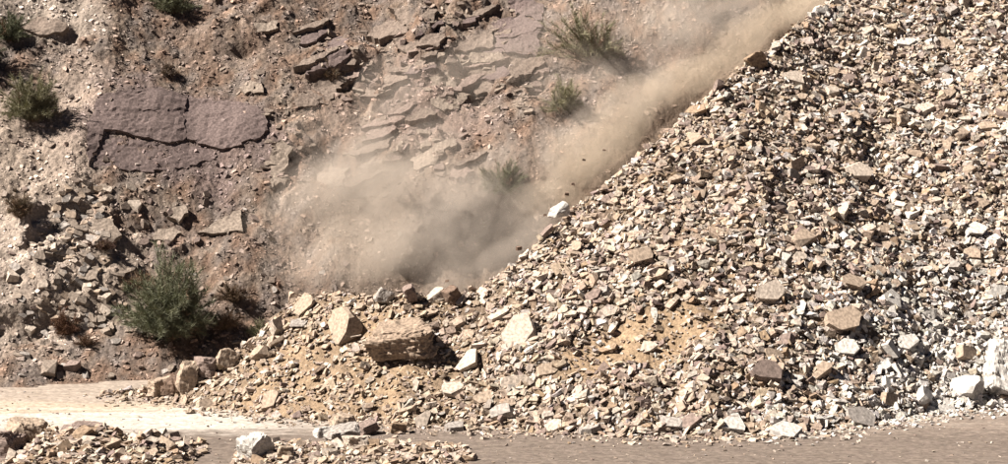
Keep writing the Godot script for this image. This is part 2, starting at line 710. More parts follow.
func lay(p: Vector3, up: Vector3, yaw: float, tilt: float, size: Vector3) -> Transform3D:
	var y := (up + Vector3(rng.randfn(), rng.randfn() * 0.6, rng.randfn()) * tilt).normalized()
	var f := Vector3(cos(yaw), 0, -sin(yaw))
	var x := (f - y * f.dot(y)).normalized()
	var z := x.cross(y)
	return Transform3D(Basis(x * size.x, y * size.y, z * size.z), p)


func many(called: String, meshes: Array, placed: Array, label: String, category: String) -> void:
	# placed: [mesh number, transform, colour]; everything too small to count, as one thing
	var root := Node3D.new()
	root.name = numbered(called)
	add_child(root)
	tag(root, label, category)
	root.set_meta("kind", "stuff")
	for k in meshes.size():
		var mine := placed.filter(func(a: Array) -> bool: return a[0] == k)
		if mine.is_empty():
			continue
		var mm := MultiMesh.new()
		mm.transform_format = MultiMesh.TRANSFORM_3D
		mm.use_colors = true
		mm.mesh = meshes[k]
		mm.instance_count = mine.size()
		for i in mine.size():
			mm.set_instance_transform(i, mine[i][1])
			mm.set_instance_color(i, mine[i][2])
		var o := MultiMeshInstance3D.new()
		o.name = "stones"
		o.multimesh = mm
		o.material_override = M.stone
		o.set_meta("kind", "stuff")
		root.add_child(o, true)


var stones := []        # shared meshes of broken stones
var big_stones := []


func make_stones() -> void:
	if stones.size():
		return
	for i in 14:
		stones.append(split_stone(0.54, rng.randf_range(0.18, 0.31), rng.randf_range(0.07, 0.13), 2))      # plates
	for i in 5:
		stones.append(cut_stone(Vector3(0.5, rng.randf_range(0.2, 0.3), rng.randf_range(0.26, 0.38)), 4, 0.45, 3))      # blocks
	for i in 5:
		stones.append(split_stone(0.55, rng.randf_range(0.13, 0.2), rng.randf_range(0.06, 0.12), 1))       # splinters
	for i in 12:
		big_stones.append(split_stone(0.54, rng.randf_range(0.2, 0.33), rng.randf_range(0.08, 0.14), 4))
	for i in 4:
		big_stones.append(cut_stone(Vector3(0.5, rng.randf_range(0.22, 0.3), rng.randf_range(0.3, 0.4)), 4, 0.4, 9))


func slide_tone(x: float, d: float) -> String:
	var up := d - along(toe_line, x)
	var sand := clampf((1.5 - x) / 4.0, 0.0, 1.0)
	var wh := clampf((x - 6.0) / 7.0, 0.0, 1.0) * clampf((9.0 - up) / 7.0, 0.15, 1.0)
	if rng.randf() < 0.8 * wh:
		return "white"
	if rng.randf() < 0.7 * sand:
		return "tan" if rng.randf() < 0.75 else "cream"
	var r := rng.randf()
	if r < 0.36:
		return "cream"
	if r < 0.68:
		return "tan"
	if r < 0.75:
		return "grey"
	if r < 0.89:
		return "mauve"
	if r < 0.96:
		return "ochre"
	return "white"


func tone_color(t: String) -> Color:
	var c: Color = M[t].albedo_color.srgb_to_linear()
	var v := rng.randf_range(0.78, 1.12)
	return Color(c.r * v, c.g * v * rng.randf_range(0.97, 1.02), c.b * v * rng.randf_range(0.94, 1.05))


func in_view(p: Vector3, margin := 40.0) -> bool:
	var q := (p - Vector3(0, EYE, 0)).rotated(Vector3.RIGHT, deg_to_rad(PITCH))
	var px := 504.0 + FOCAL * q.x / -q.z
	var py := 232.0 - FOCAL * q.y / -q.z
	return px > -margin and px < 1008.0 + margin and py > -margin and py < 464.0 + margin


func slide_spot() -> Vector3:     # a place on the slide's front, also a little outside the picture
	while true:
		var x := rng.randf_range(-13.5, 23.0)
		var d := rng.randf_range(52.5, 80.0)
		if d > along(crest_line, x) + 0.5:
			continue
		var y := slide_y(x, d)
		if y < 0.02:
			continue
		return Vector3(x, y, -d)
	return Vector3.ZERO


func long_yaw() -> float:
	return deg_to_rad(42.0) + rng.randfn() * 0.55


func short(label: String) -> String:      # the noun phrase a label begins with
	var cut := label.length()
	for w in [" standing", " lying", " with ", " where ", " of ", " on ", " at ", " beside ", " between ", " leaning ", " low ", " bedded ", " shining ", " high ", " near ", " below ", " jutting ", " above ", " against ", ",", " in ", " tilted ", " pointing", " alone", " under", " growing", " tucked", " uphill", " half "]:
		var i := label.find(w)
		if i > 0:
			cut = mini(cut, i)
	return label.substr(0, cut)


func beside(p: Vector3, marks: Array) -> String:      # which landmark a stone lies next to, and on which side of it
	var best := 1e9
	var text := ""
	for m in marks:
		var v: Vector3 = p - m[0]
		if m[2] and v.length() < best:
			best = v.length()
			var way := "beside" if absf(v.y) < 0.35 else "uphill of" if v.y > 0.0 else "downhill of"
			text = "%s the %s" % [way, m[2]]
	return text


func build_slide_stones() -> void:
	make_stones()
	# 300 single stones, the largest on the slope
	var words := {"cream": "cream", "white": "whitish", "tan": "tan", "ochre": "rust-brown", "grey": "grey", "mauve": "mauve-brown", "brown": "dark brown"}
	var kept := []
	var tries := 0
	while kept.size() < 285 and tries < 20000:
		tries += 1
		var p := slide_spot()
		if not in_view(p, 5.0):
			continue
		var low := clampf(1.0 - (-p.z - along(toe_line, p.x)) / 12.0, 0.0, 1.0)
		var s := 0.4 + 0.36 * pow(rng.randf(), 3.2) + 0.36 * low * low * rng.randf() + (0.2 * rng.randf() if p.x > 9.0 else 0.0)
		if sandiness(p.x, -p.z) > 0.5 and rng.randf() < 0.92:
			continue
		var ok := true
		for q in kept:
			if Vector3(q[0]).distance_to(p) < (q[1] + s) * 0.42:
				ok = false
				break
		for q in boulder_spots:
			if Vector3(q[0]).distance_to(p) < q[1] * 0.6 + s * 0.5:
				ok = false
				break
		if not ok:
			continue
		kept.append([p, s])
		var k := rng.randi_range(0, 11) if rng.randf() < 0.85 else rng.randi_range(12, 15)
		var tone := slide_tone(p.x, -p.z)
		var o := mesh_node("scree_stone", big_stones[k], M[tone])
		var up := slide_normal(p.x, -p.z)
		o.transform = lay(p + up * s * rng.randf_range(0.02, 0.1), up, long_yaw(), 0.34, Vector3(s, s * rng.randf_range(0.8, 1.2), s * rng.randf_range(0.75, 1.1)))
		tag(o, "%s %s %s scree stone %s" % ["large" if s > 0.62 else "medium", "flat" if k < 12 else "blocky", words[tone], beside(p, boulder_spots)], "rock", "stones of the scree slope")
	# the rest
	var placed := []
	var bands := [[6000, 0.27, 0.41], [17000, 0.17, 0.29], [26000, 0.09, 0.18], [14000, 0.05, 0.09]]
	for b in bands:
		for i in b[0]:
			var p := slide_spot()
			var sand := sandiness(p.x, -p.z)
			if rng.randf() < sand * (0.96 if b[1] > 0.15 else 0.6):
				continue
			if b[1] > 0.15 and p.x < 0.0 and rng.randf() < (0.65 if b[1] > 0.25 else 0.3):
				continue      # the mound is finer
			var up := slide_normal(p.x, -p.z)
			var s: float = rng.randf_range(b[1], b[2])
			var r := rng.randf()
			var k := rng.randi_range(0, 13) if r < 0.62 else rng.randi_range(14, 18) if r < 0.8 else rng.randi_range(19, 23)
			var off := rng.randf_range(-0.02, 0.3) * s if s > 0.18 else rng.randf_range(-0.02, 0.05)
			placed.append([k, lay(p + up * off, up, long_yaw(), 0.44, Vector3(s, s * rng.randf_range(0.75, 1.25), s * rng.randf_range(0.7, 1.15))), tone_color(slide_tone(p.x, -p.z))])
	# stones strewn past the toe
	for i in 2600:
		var x := rng.randf_range(-13.0, 17.0)
		var d := along(toe_line, x) + 0.2 - absf(rng.randfn()) * 0.75
		var s := 0.05 + 0.22 * pow(rng.randf(), 3.0)
		placed.append([rng.randi_range(0, 23), lay(Vector3(x, s * 0.12, -d), Vector3.UP, rng.randf() * TAU, 0.25, Vector3.ONE * s), tone_color(slide_tone(x, d))])
	many("scree", stones, placed, "mass of small broken stones covering the landslide slope", "scree")


var boulder_spots := []
var hill_marks := []


func boulder(called: String, p: Vector3, half: Vector3, turn: Vector3, tone: String, label: String, sd: int, sink := 0.3, cuts := 10, rough := 0.11, n := 14, group := "", note := true) -> MeshInstance3D:
	var keep := rng.state
	rng.seed = sd
	var shape := boulder_mesh(half, cuts, 0.25, n, rough, sd)
	rng.state = keep
	var o := mesh_node(called, shape, M[tone])
	o.transform = Transform3D(Basis.from_euler(Vector3(deg_to_rad(turn.x), deg_to_rad(turn.y), deg_to_rad(turn.z))), p + Vector3(0, half.y * (1.0 - 2.0 * sink), 0))
	tag(o, label, "boulder", group)
	if note:
		boulder_spots.append([p, maxf(half.x, half.z) * 2.0, short(label)])
	return o


# a boulder with one broad broken face turned to `face`, its length along yaw
func face_boulder(called: String, p: Vector3, a: float, b: float, t: float, yaw: float, face: Vector3, tone: String, label: String, sd: int) -> void:
	var keep := rng.state
	rng.seed = sd
	var o := mesh_node(called, split_stone(a, b, t, 16), M[tone])
	o.transform = lay(p + Vector3(0, t * 0.35, 0), face.normalized(), deg_to_rad(yaw), 0.0, Vector3.ONE)
	rng.state = keep
	tag(o, label, "boulder")
	boulder_spots.append([p, a * 2.0, short(label)])


func build_boulders() -> void:
	# on the slide's toe and mound
	face_boulder("tall_boulder", on_slide(345, 330), 0.78, 0.5, 0.24, 62.0, Vector3(-0.6, 0.5, 0.45), "tan", "upright tan slab-faced boulder standing high on the sandy mound", 51)
	boulder("overhanging_boulder", on_slide(402, 353), Vector3(1.0, 0.46, 0.75), Vector3(8, -12, 4), "russet", "widest boulder of the mound, brown, with a dark hollow under it", 52, 0.08, 10, 0.13, 20)
	face_boulder("pale_boulder", on_slide(521, 338), 0.7, 0.55, 0.26, 70.0, Vector3(-0.4, 0.25, 0.6), "cream", "smooth pale yellow upright boulder where mound and scree meet", 53)
	boulder("white_boulder", on_slide(1002, 385), Vector3(0.6, 0.9, 0.55), Vector3(-24, 20, -22), "white", "biggest white boulder of the scree, low on its bright end", 54, 0.3, 12, 0.12, 18)
	face_boulder("white_boulder", on_slide(968, 392), 0.55, 0.4, 0.26, 20.0, Vector3(-0.2, 0.8, 0.3), "white", "rounded whitish boulder beside the biggest white boulder", 55)
	boulder("toe_boulder", on_road(161, 397), Vector3(0.4, 0.34, 0.34), Vector3(5, 25, 10), "tan", "tan boulder on the road at the far tip of the slide", 56, 0.1)
	boulder("toe_boulder", on_slide(188, 388), Vector3(0.3, 0.52, 0.3), Vector3(0, 10, -6), "tan", "tall narrow tan boulder standing at the tip of the slide", 57, 0.12)
	boulder("toe_boulder", on_slide(174, 393), Vector3(0.32, 0.3, 0.3), Vector3(0, 50, 6), "brown", "small brown boulder between the two tan boulders at the slide's tip", 58, 0.15)
	boulder("toe_boulder", on_slide(207, 374), Vector3(0.4, 0.3, 0.34), Vector3(0, -20, 8), "mauve", "dark mauve boulder leaning behind the tall narrow tan boulder", 59, 0.1)
	boulder("toe_boulder", on_slide(226, 366), Vector3(0.3, 0.36, 0.27), Vector3(-10, 15, -30), "tan", "leaning tan boulder on the edge of the sandy mound", 60, 0.15)
	# along the crest of the mound
	boulder("crest_boulder", on_slide(384, 303), Vector3(0.3, 0.24, 0.26), Vector3(0, 30, -20), "grey", "grey wedge-shaped boulder on the mound's crest against the dust", 61, 0.12)
	boulder("crest_boulder", on_slide(410, 302), Vector3(0.25, 0.3, 0.24), Vector3(14, 10, 24), "mauve", "knobbly mauve boulder on the mound's crest against the dust", 62, 0.08)
	boulder("crest_boulder", on_slide(452, 303), Vector3(0.27, 0.27, 0.25), Vector3(0, 40, 34), "brown", "dark brown pointed boulder on the mound's crest", 63, 0.1)
	boulder("crest_boulder", on_slide(437, 299), Vector3(0.32, 0.14, 0.2), Vector3(0, 15, 28), "cream", "flat cream rock tilted on the mound's crest", 64, 0.1)
	boulder("crest_boulder", on_slide(755, 66), Vector3(0.36, 0.28, 0.3), Vector3(0, 15, 20), "ochre", "rust-brown boulder at the top edge of the scree against the dust", 65, 0.15)
	# larger slabs on the scree
	var slabs := [[855, 175, 1.15, "cream", 12, "long cream slab lying high on the scree, pointing up the slope"], [850, 285, 1.0, "tan", 34, "long tan slab with a dark shadow under its lower edge, mid scree"], [840, 322, 1.25, "tan", 40, "long tan slab bedded low on the scree"], [770, 296, 1.2, "cream", 40, "broad cream slab lying mid scree below the falling rock"],
		[905, 45, 0.9, "white", 30, "white slab shining near the top of the scree"], [925, 112, 0.85, "cream", 20, "square cream slab high on the scree"], [790, 80, 0.95, "cream", 45, "cream slab near the top edge of the scree"], [975, 232, 0.8, "white", 10, "narrow white slab on the bright end of the scree"],
		[640, 258, 0.8, "tan", 30, "flat tan slab on the scree below the dust"], [455, 392, 0.75, "cream", 30, "flat cream slab at the foot of the mound"], [470, 362, 0.9, "cream", 40, "slanting cream slab beside the overhanging boulder"], [610, 350, 0.6, "ochre", 10, "rust-brown block above the sandy patch of the scree"],
		[648, 349, 0.6, "cream", 30, "cream block above the sandy patch of the scree"], [672, 425, 0.75, "grey", 0, "grey-brown boulder at the slide's foot by the road"], [690, 424, 0.7, "mauve", 20, "mauve boulder at the slide's foot by the road"], [730, 428, 0.85, "white", 10, "whitish boulder at the slide's foot by the road"],
		[860, 420, 0.95, "grey", 15, "wide grey block at the slide's foot by the road"], [785, 436, 1.0, "white", 10, "whitish rounded block on the road below the scree"], [590, 432, 0.7, "grey", 10, "grey block at the slide's foot, beside the sandy patch"], [555, 428, 0.6, "cream", 20, "cream block at the slide's foot"],
		[765, 375, 1.0, "mauve", 20, "dark mauve block jutting from the lower scree"], [845, 350, 0.9, "white", 20, "white block on the lower scree"], [905, 345, 0.8, "white", 50, "white slab on the lower scree near the biggest white boulder"], [455, 430, 0.7, "grey", 40, "dark grey wedge on the road's edge at the slide's foot"]]
	var n := 0
	for s in slabs:
		var p := on_slide(s[0], s[1])
		var up := slide_normal(p.x, -p.z) if p.y > 0.05 else Vector3.UP
		var o := mesh_node("scree_slab", split_stone(0.5, rng.randf_range(0.24, 0.34), rng.randf_range(0.1, 0.18), 4), M[s[3]])
		o.transform = lay(p + up * 0.12 * s[2], (up + Vector3(-0.1, 0.1, 0.2)).normalized(), deg_to_rad(s[4]), 0.12, Vector3.ONE * s[2])
		tag(o, s[5], "rock")
		boulder_spots.append([p, s[2], short(s[5])])
		n += 1
	# falling rock and chips in the air
	var base := on_slide(560, 221)
	var fr := mesh_node("falling_rock", boulder_mesh(Vector3(0.27, 0.22, 0.22), 12, 0.45, 8, 0.08, 86), M.white)
	fr.transform = Transform3D(Basis.from_euler(Vector3(0.3, 0.75, 0.35)), base + Vector3(0.0, 0.36, 0.1))
	tag(fr, "white angular rock tumbling down the edge of the scree", "rock")
	var t := mesh_node("falling_rock", split_stone(0.3, 0.18, 0.06, 6), M.mauve)
	t.transform = Transform3D(Basis.from_euler(Vector3(0.2, 0.2, 0.75)), on_slide(549, 238) + Vector3(-0.1, 0.2, 0))
	tag(t, "thin brown slab standing on edge below the tumbling white rock", "rock")
	for c in [[573, 184, 0.06], [567, 194, 0.07], [519, 248, 0.1], [447, 281, 0.05], [584, 160, 0.05], [545, 215, 0.05], [604, 150, 0.05]]:
		var d := sight(c[0], c[1])
		var q := Vector3(0, EYE, 0) + d * (along(crest_line, d.x * 62.0) + 0.6)
		var o := mesh_node("flying_chip", cut_stone(Vector3(c[2], c[2] * 0.6, c[2] * 0.8), 4, 0.3, 2), M.brown)
		o.position = q
		tag(o, "tiny dark stone chip flying through the dust", "stone chip", "stone chips in the air")


func build_hill_rocks() -> void:
	make_stones()
	var hill: Node = get_node("hillside")
	# bedrock slabs of the hillside, each outline measured on the slope: [outline, thickness, tone, lift]
	var beds := [
		[[[88, 167], [86, 128], [98, 97], [150, 90], [187, 98], [183, 118], [186, 140], [170, 145], [105, 131]], 0.5, "plum", 0.1],
		[[[187, 98], [240, 105], [264, 112], [268, 126], [260, 140], [222, 152], [186, 140], [181, 118]], 0.5, "plum", 0.1],
		[[[104, 134], [168, 147], [186, 144], [220, 154], [205, 163], [172, 170], [130, 172], [92, 168]], 0.4, "plum", 0.03],
		[[[130, 92], [160, 88], [178, 98], [172, 108], [164, 117], [155, 113], [140, 113]], 0.3, "plum", 0.1],
		[[[199, 234], [224, 218], [240, 212], [242, 232], [215, 237]], 0.45, "buff", 0.14],
		[[[152, 240], [158, 231], [178, 228], [183, 234], [172, 243]], 0.35, "buff", 0.1],
		[[[84, 225], [90, 220], [112, 223], [122, 240], [100, 242]], 0.35, "buff", 0.12],
		[[[104, 272], [112, 262], [134, 262], [138, 270], [120, 279]], 0.3, "buff", 0.1],
		[[[70, 282], [80, 270], [100, 268], [98, 282]], 0.3, "buff", 0.1],
		[[[168, 222], [176, 211], [186, 209], [188, 216], [180, 225]], 0.4, "buff", 0.22],
		[[[492, 24], [520, 18], [541, 26], [537, 58], [515, 57], [497, 50]], 0.5, "plum", 0.14],
		[[[505, 2], [530, 0], [545, 8], [541, 22], [518, 16]], 0.5, "plum", 0.1],
		[[[452, 52], [470, 38], [490, 38], [492, 52]], 0.6, "dun", 0.24],
		[[[454, 54], [500, 53], [505, 62], [478, 66], [460, 62]], 0.4, "buff", 0.14],
		[[[510, 66], [542, 60], [546, 66], [530, 78], [512, 78]], 0.45, "dun", 0.2],
		[[[395, 42], [440, 36], [442, 48], [415, 55], [397, 52]], 0.4, "dun", 0.12],
		[[[430, 78], [446, 76], [470, 100], [455, 112], [432, 108]], 0.4, "buff", 0.12],
		[[[392, 12], [420, 6], [440, 12], [432, 24], [405, 28]], 0.4, "dun", 0.12],
		[[[470, 70], [495, 68], [498, 90], [474, 98]], 0.4, "dun", 0.1],
		[[[240, 90], [250, 83], [262, 85], [264, 94], [246, 96]], 0.3, "buff", 0.14],
		[[[20, 30], [38, 22], [68, 26], [64, 38], [40, 39]], 0.5, "dun", 0.25],
		[[[252, 24], [275, 22], [280, 30], [255, 34]], 0.3, "buff", 0.08],
		[[[315, 60], [335, 40], [348, 38], [346, 70], [325, 72]], 0.4, "plum", 0.1],
		[[[288, 92], [330, 80], [345, 84], [330, 104], [296, 108]], 0.4, "dun", 0.1],
		[[[315, 178], [330, 168], [348, 172], [340, 186], [320, 190]], 0.35, "buff", 0.08],
		[[[410, 165], [430, 150], [452, 140], [456, 148], [436, 164], [416, 172]], 0.4, "buff", 0.16],
		[[[270, 160], [280, 140], [290, 150], [284, 185], [272, 190]], 0.4, "buff", 0.14],
	]
	for b in beds:
		slab_on_hill(hill, b[0], b[1], b[2], b[3])
	# ledges of the bedded rock in the middle, their beds rising to the right
	for i in 34:
		var cx := rng.randf_range(300.0, 535.0)
		var cy := rng.randf_range(2.0, 95.0) if i < 24 else rng.randf_range(95.0, 190.0)
		var w := rng.randf_range(9.0, 24.0)
		var h := rng.randf_range(3.0, 7.0)
		var rise := rng.randf_range(0.1, 0.5)
		var line := []
		for q in [[-1.0, 0.4], [-0.6, -0.9], [0.1, -1.2], [0.8, -0.8], [1.0, 0.3], [0.5, 1.0], [-0.4, 1.1]]:
			var qx: float = q[0] * w * rng.randf_range(0.8, 1.2)
			line.append([cx + qx, cy + q[1] * h * rng.randf_range(0.7, 1.3) - qx * rise])
		slab_on_hill(hill, line, 0.5, ["dun", "dun", "dun", "mauve", "plum"][rng.randi_range(0, 4)], rng.randf_range(0.1, 0.2), true)
	# cracked pale rubble on the left: blocks fitted together
	for i in 270:
		var py := rng.randf_range(185.0, 335.0)
		var px := 74.0 + rng.randfn() * (14.0 + 0.14 * (py - 185.0)) - 0.16 * (py - 250.0)
		if px < -10.0:
			continue
		var p := on_hill(px, py)
		var up := hill_normal(p.x, -p.z)
		var s := rng.randf_range(0.16, 0.42)
		var o := mesh_node("rubble_block", stones[rng.randi_range(0, 18)], M[["buff", "cream", "grey", "tan", "buff"][rng.randi_range(0, 4)]], hill)
		o.transform = lay(p + up * 0.05, (up + Vector3(0, 0.15, 0.2)).normalized(), rng.randfn() * 0.4, 0.1, Vector3(s, s * 1.0, s * 1.15))
	# broken ledges in the middle
	for i in 190:
		var c: Array = [[460, 25, 32, 16], [470, 75, 30, 18], [380, 60, 30, 22], [340, 60, 18, 22], [420, 150, 20, 14], [275, 165, 10, 22], [520, 95, 16, 14]][rng.randi_range(0, 6)]
		var p := on_hill(c[0] + rng.randfn() * c[2], c[1] + rng.randfn() * c[3])
		var up := hill_normal(p.x, -p.z)
		var s := rng.randf_range(0.2, 0.5)
		var o := mesh_node("rock_block", stones[rng.randi_range(0, 23)], M[["dun", "dun", "buff", "buff", "mauve"][rng.randi_range(0, 4)]], hill)
		o.transform = lay(p + up * 0.05, (up + Vector3(0, 0.4, 0)).normalized(), 0.3 + rng.randfn() * 0.3, 0.25, Vector3(s, s * 0.9, s))
	# loose stones one by one
	var named := [[66, 200, 0.45, "grey"], [125, 207, 0.4, "dun"], [134, 204, 0.5, "cream"], [75, 181, 0.4, "dun"], [172, 216, 0.6, "mauve"], [255, 220, 0.5, "mauve"], [206, 195, 0.3, "cream"], [48, 372, 0.75, "buff"], [72, 368, 0.6, "mauve"], [64, 366, 0.35, "grey"], [60, 377, 0.35, "buff"], [111, 376, 0.35, "buff"], [85, 377, 0.3, "grey"], [22, 376, 0.3, "grey"], [24, 356, 0.35, "grey"],
		[92, 318, 0.45, "buff"], [111, 329, 0.4, "buff"], [252, 91, 0.5, "buff"], [283, 103, 0.35, "buff"], [170, 369, 0.35, "buff"], [164, 372, 0.3, "grey"], [260, 73, 0.4, "dun"], [300, 30, 0.4, "dun"], [222, 70, 0.3, "buff"], [230, 47, 0.35, "dun"]]
	var words := {"cream": "cream", "tan": "tan", "grey": "grey", "mauve": "mauve-brown", "buff": "buff", "dun": "brown"}
	for s in named:
		var p := on_hill(s[0], s[1])
		loose(p, s[2], s[3], words, "larger loose %s hillside stone")
	for i in 130:
		var p := on_hill(rng.randf_range(0, 480), 375.0 * sqrt(rng.randf()))
		if chute_mask(p.x, -p.z) > 0.3:
			continue
		loose(p, rng.randf_range(0.2, 0.38), ["buff", "grey", "dun", "mauve", "dun", "buff"][rng.randi_range(0, 5)], words, "small loose %s hillside stone")
	# gravel
	var placed := []
	for b in [[9000, 0.1, 0.24], [40000, 0.04, 0.11]]:
		for i in b[0]:
			var x := rng.randf_range(-21.0, 16.0)
			var d := rng.randf_range(61.5, 83.0)
			var y := hill_at(x, d)
			if y < 0.02:
				continue
			var ch := chute_mask(x, d)
			if rng.randf() < ch * 0.85 or n_tone.get_noise_2d(x * 2.0, d * 2.0) + rng.randf() * 0.6 < 0.05:
				continue
			var up := hill_normal(x, d)
			var s: float = rng.randf_range(b[1], b[2])
			var c := hill_color(x, d)
			var v := rng.randf_range(0.5, 1.5)
			placed.append([rng.randi_range(0, 23), lay(Vector3(x, y + s * 0.08, -d), up, rng.randf() * TAU, 0.35, Vector3.ONE * s), Color(c.r * v, c.g * v, c.b * v * 1.03)])
	many("hillside_gravel", stones, placed, "small stones and gravel strewn over the brown hillside", "gravel")


func loose(p: Vector3, s: float, tone: String, words: Dictionary, text: String) -> void:
	var up := hill_normal(p.x, -p.z)
	var o := mesh_node("hillside_stone", big_stones[rng.randi_range(0, 15)], M[tone])
	o.transform = lay(p + up * s * 0.1, up, rng.randf() * TAU, 0.2, Vector3.ONE * s)
	tag(o, text % words[tone] + " " + beside(p, hill_marks), "rock", "loose stones of the hillside")


func slab_on_hill(hill: Node, outline: Array, thick: float, tone: String, lift: float, ledge_step := false) -> void:
	var follow := 0.2 if ledge_step else 1.0 if tone == "plum" else 0.4
	var pts := []
	var mid := Vector3.ZERO
	for q in outline:
		var p := on_hill(q[0], q[1])
		pts.append(p)
		mid += p
	mid /= pts.size()
	# best plane through the outline
	var up := Vector3.ZERO
	for i in pts.size():
		up += (pts[i] - mid).cross(pts[(i + 1) % pts.size()] - mid)
	up = up.normalized()
	if up.y < 0.0:
		up = -up
	up = (up + Vector3(0, 0.66, 0.75)).normalized()
	if ledge_step:      # a step of rock: its top lies flatter than the slope
		up = (up + Vector3(-0.12, 0.55, 0.0)).normalized()
	var ax := Vector3.RIGHT - up * up.x
	ax = ax.normalized()
	var ay := up.cross(ax)
	var flat := PackedVector2Array()
	for p in pts:
		flat.append(Vector2((p - mid).dot(ax), (p - mid).dot(ay)))
	if Geometry2D.is_polygon_clockwise(flat):
		flat.reverse()
	# ragged edge
	var edge := PackedVector2Array()
	for rag in [0.055, 0.035, 0.015, 0.0]:
		edge = PackedVector2Array()
		for i in flat.size():
			var a := flat[i]
			var b := flat[(i + 1) % flat.size()]
			var parts := maxi(2, int(a.distance_to(b) / 0.16))
			for k in parts:
				edge.append(a.lerp(b, float(k) / parts) + Vector2(rng.randfn(), rng.randfn()) * rag)
		if not Geometry2D.triangulate_polygon(edge).is_empty():
			break
	var st := SurfaceTool.new()
	st.begin(Mesh.PRIMITIVE_TRIANGLES)
	st.set_smooth_group(-1)
	# the top is a fine grid of the bed's uneven face, its rim broken down to the soil
	var lo := edge[0]
	var hi := edge[0]
	for q in edge:
		lo = lo.min(q)
		hi = hi.max(q)
	var put := func(q: Vector2) -> Vector3:
		var w := mid + ax * q.x + ay * q.y
		var rise := lift + 0.03 * n_mid.get_noise_2d(w.x * 1.5, -w.z * 1.5 + 30.0) + 0.03 * n_cell2.get_noise_2d(q.x * 0.5 + 7.0, q.y * 1.2) + 0.015 * n_fine.get_noise_2d(w.x, w.z)
		var ground := 0.5 * hill_at(w.x, -w.z) + 0.125 * (hill_at(w.x - 0.4, -w.z) + hill_at(w.x + 0.4, -w.z) + hill_at(w.x, -w.z - 0.4) + hill_at(w.x, -w.z + 0.4))
		return w - mid + up * (rise + follow * (ground - w.y) * up.y)
	var step := 0.14
	var nx := int((hi.x - lo.x) / step) + 1
	var ny := int((hi.y - lo.y) / step) + 1
	for j in ny:
		for i in nx:
			var a := lo + Vector2(i, j) * step
			var quad := PackedVector2Array([a, a + Vector2(step, 0), a + Vector2(step, step), a + Vector2(0, step)])
			for piece in Geometry2D.intersect_polygons(quad, edge):
				if Geometry2D.is_polygon_clockwise(piece):
					piece.reverse()
				for k in range(1, piece.size() - 1):
					st.add_vertex(put.call(piece[0]))
					st.add_vertex(put.call(piece[k + 1]))
					st.add_vertex(put.call(piece[k]))
	for i in edge.size():
		var a: Vector3 = put.call(edge[i])
		var b: Vector3 = put.call(edge[(i + 1) % edge.size()])
		var c := a - up * thick
		var d := b - up * thick
		for v in [a, b, c, b, d, c]:
			st.add_vertex(v)
	st.generate_normals()
	var o := mesh_node("rock_slab", st.commit(), M[tone], hill)
	o.position = mid


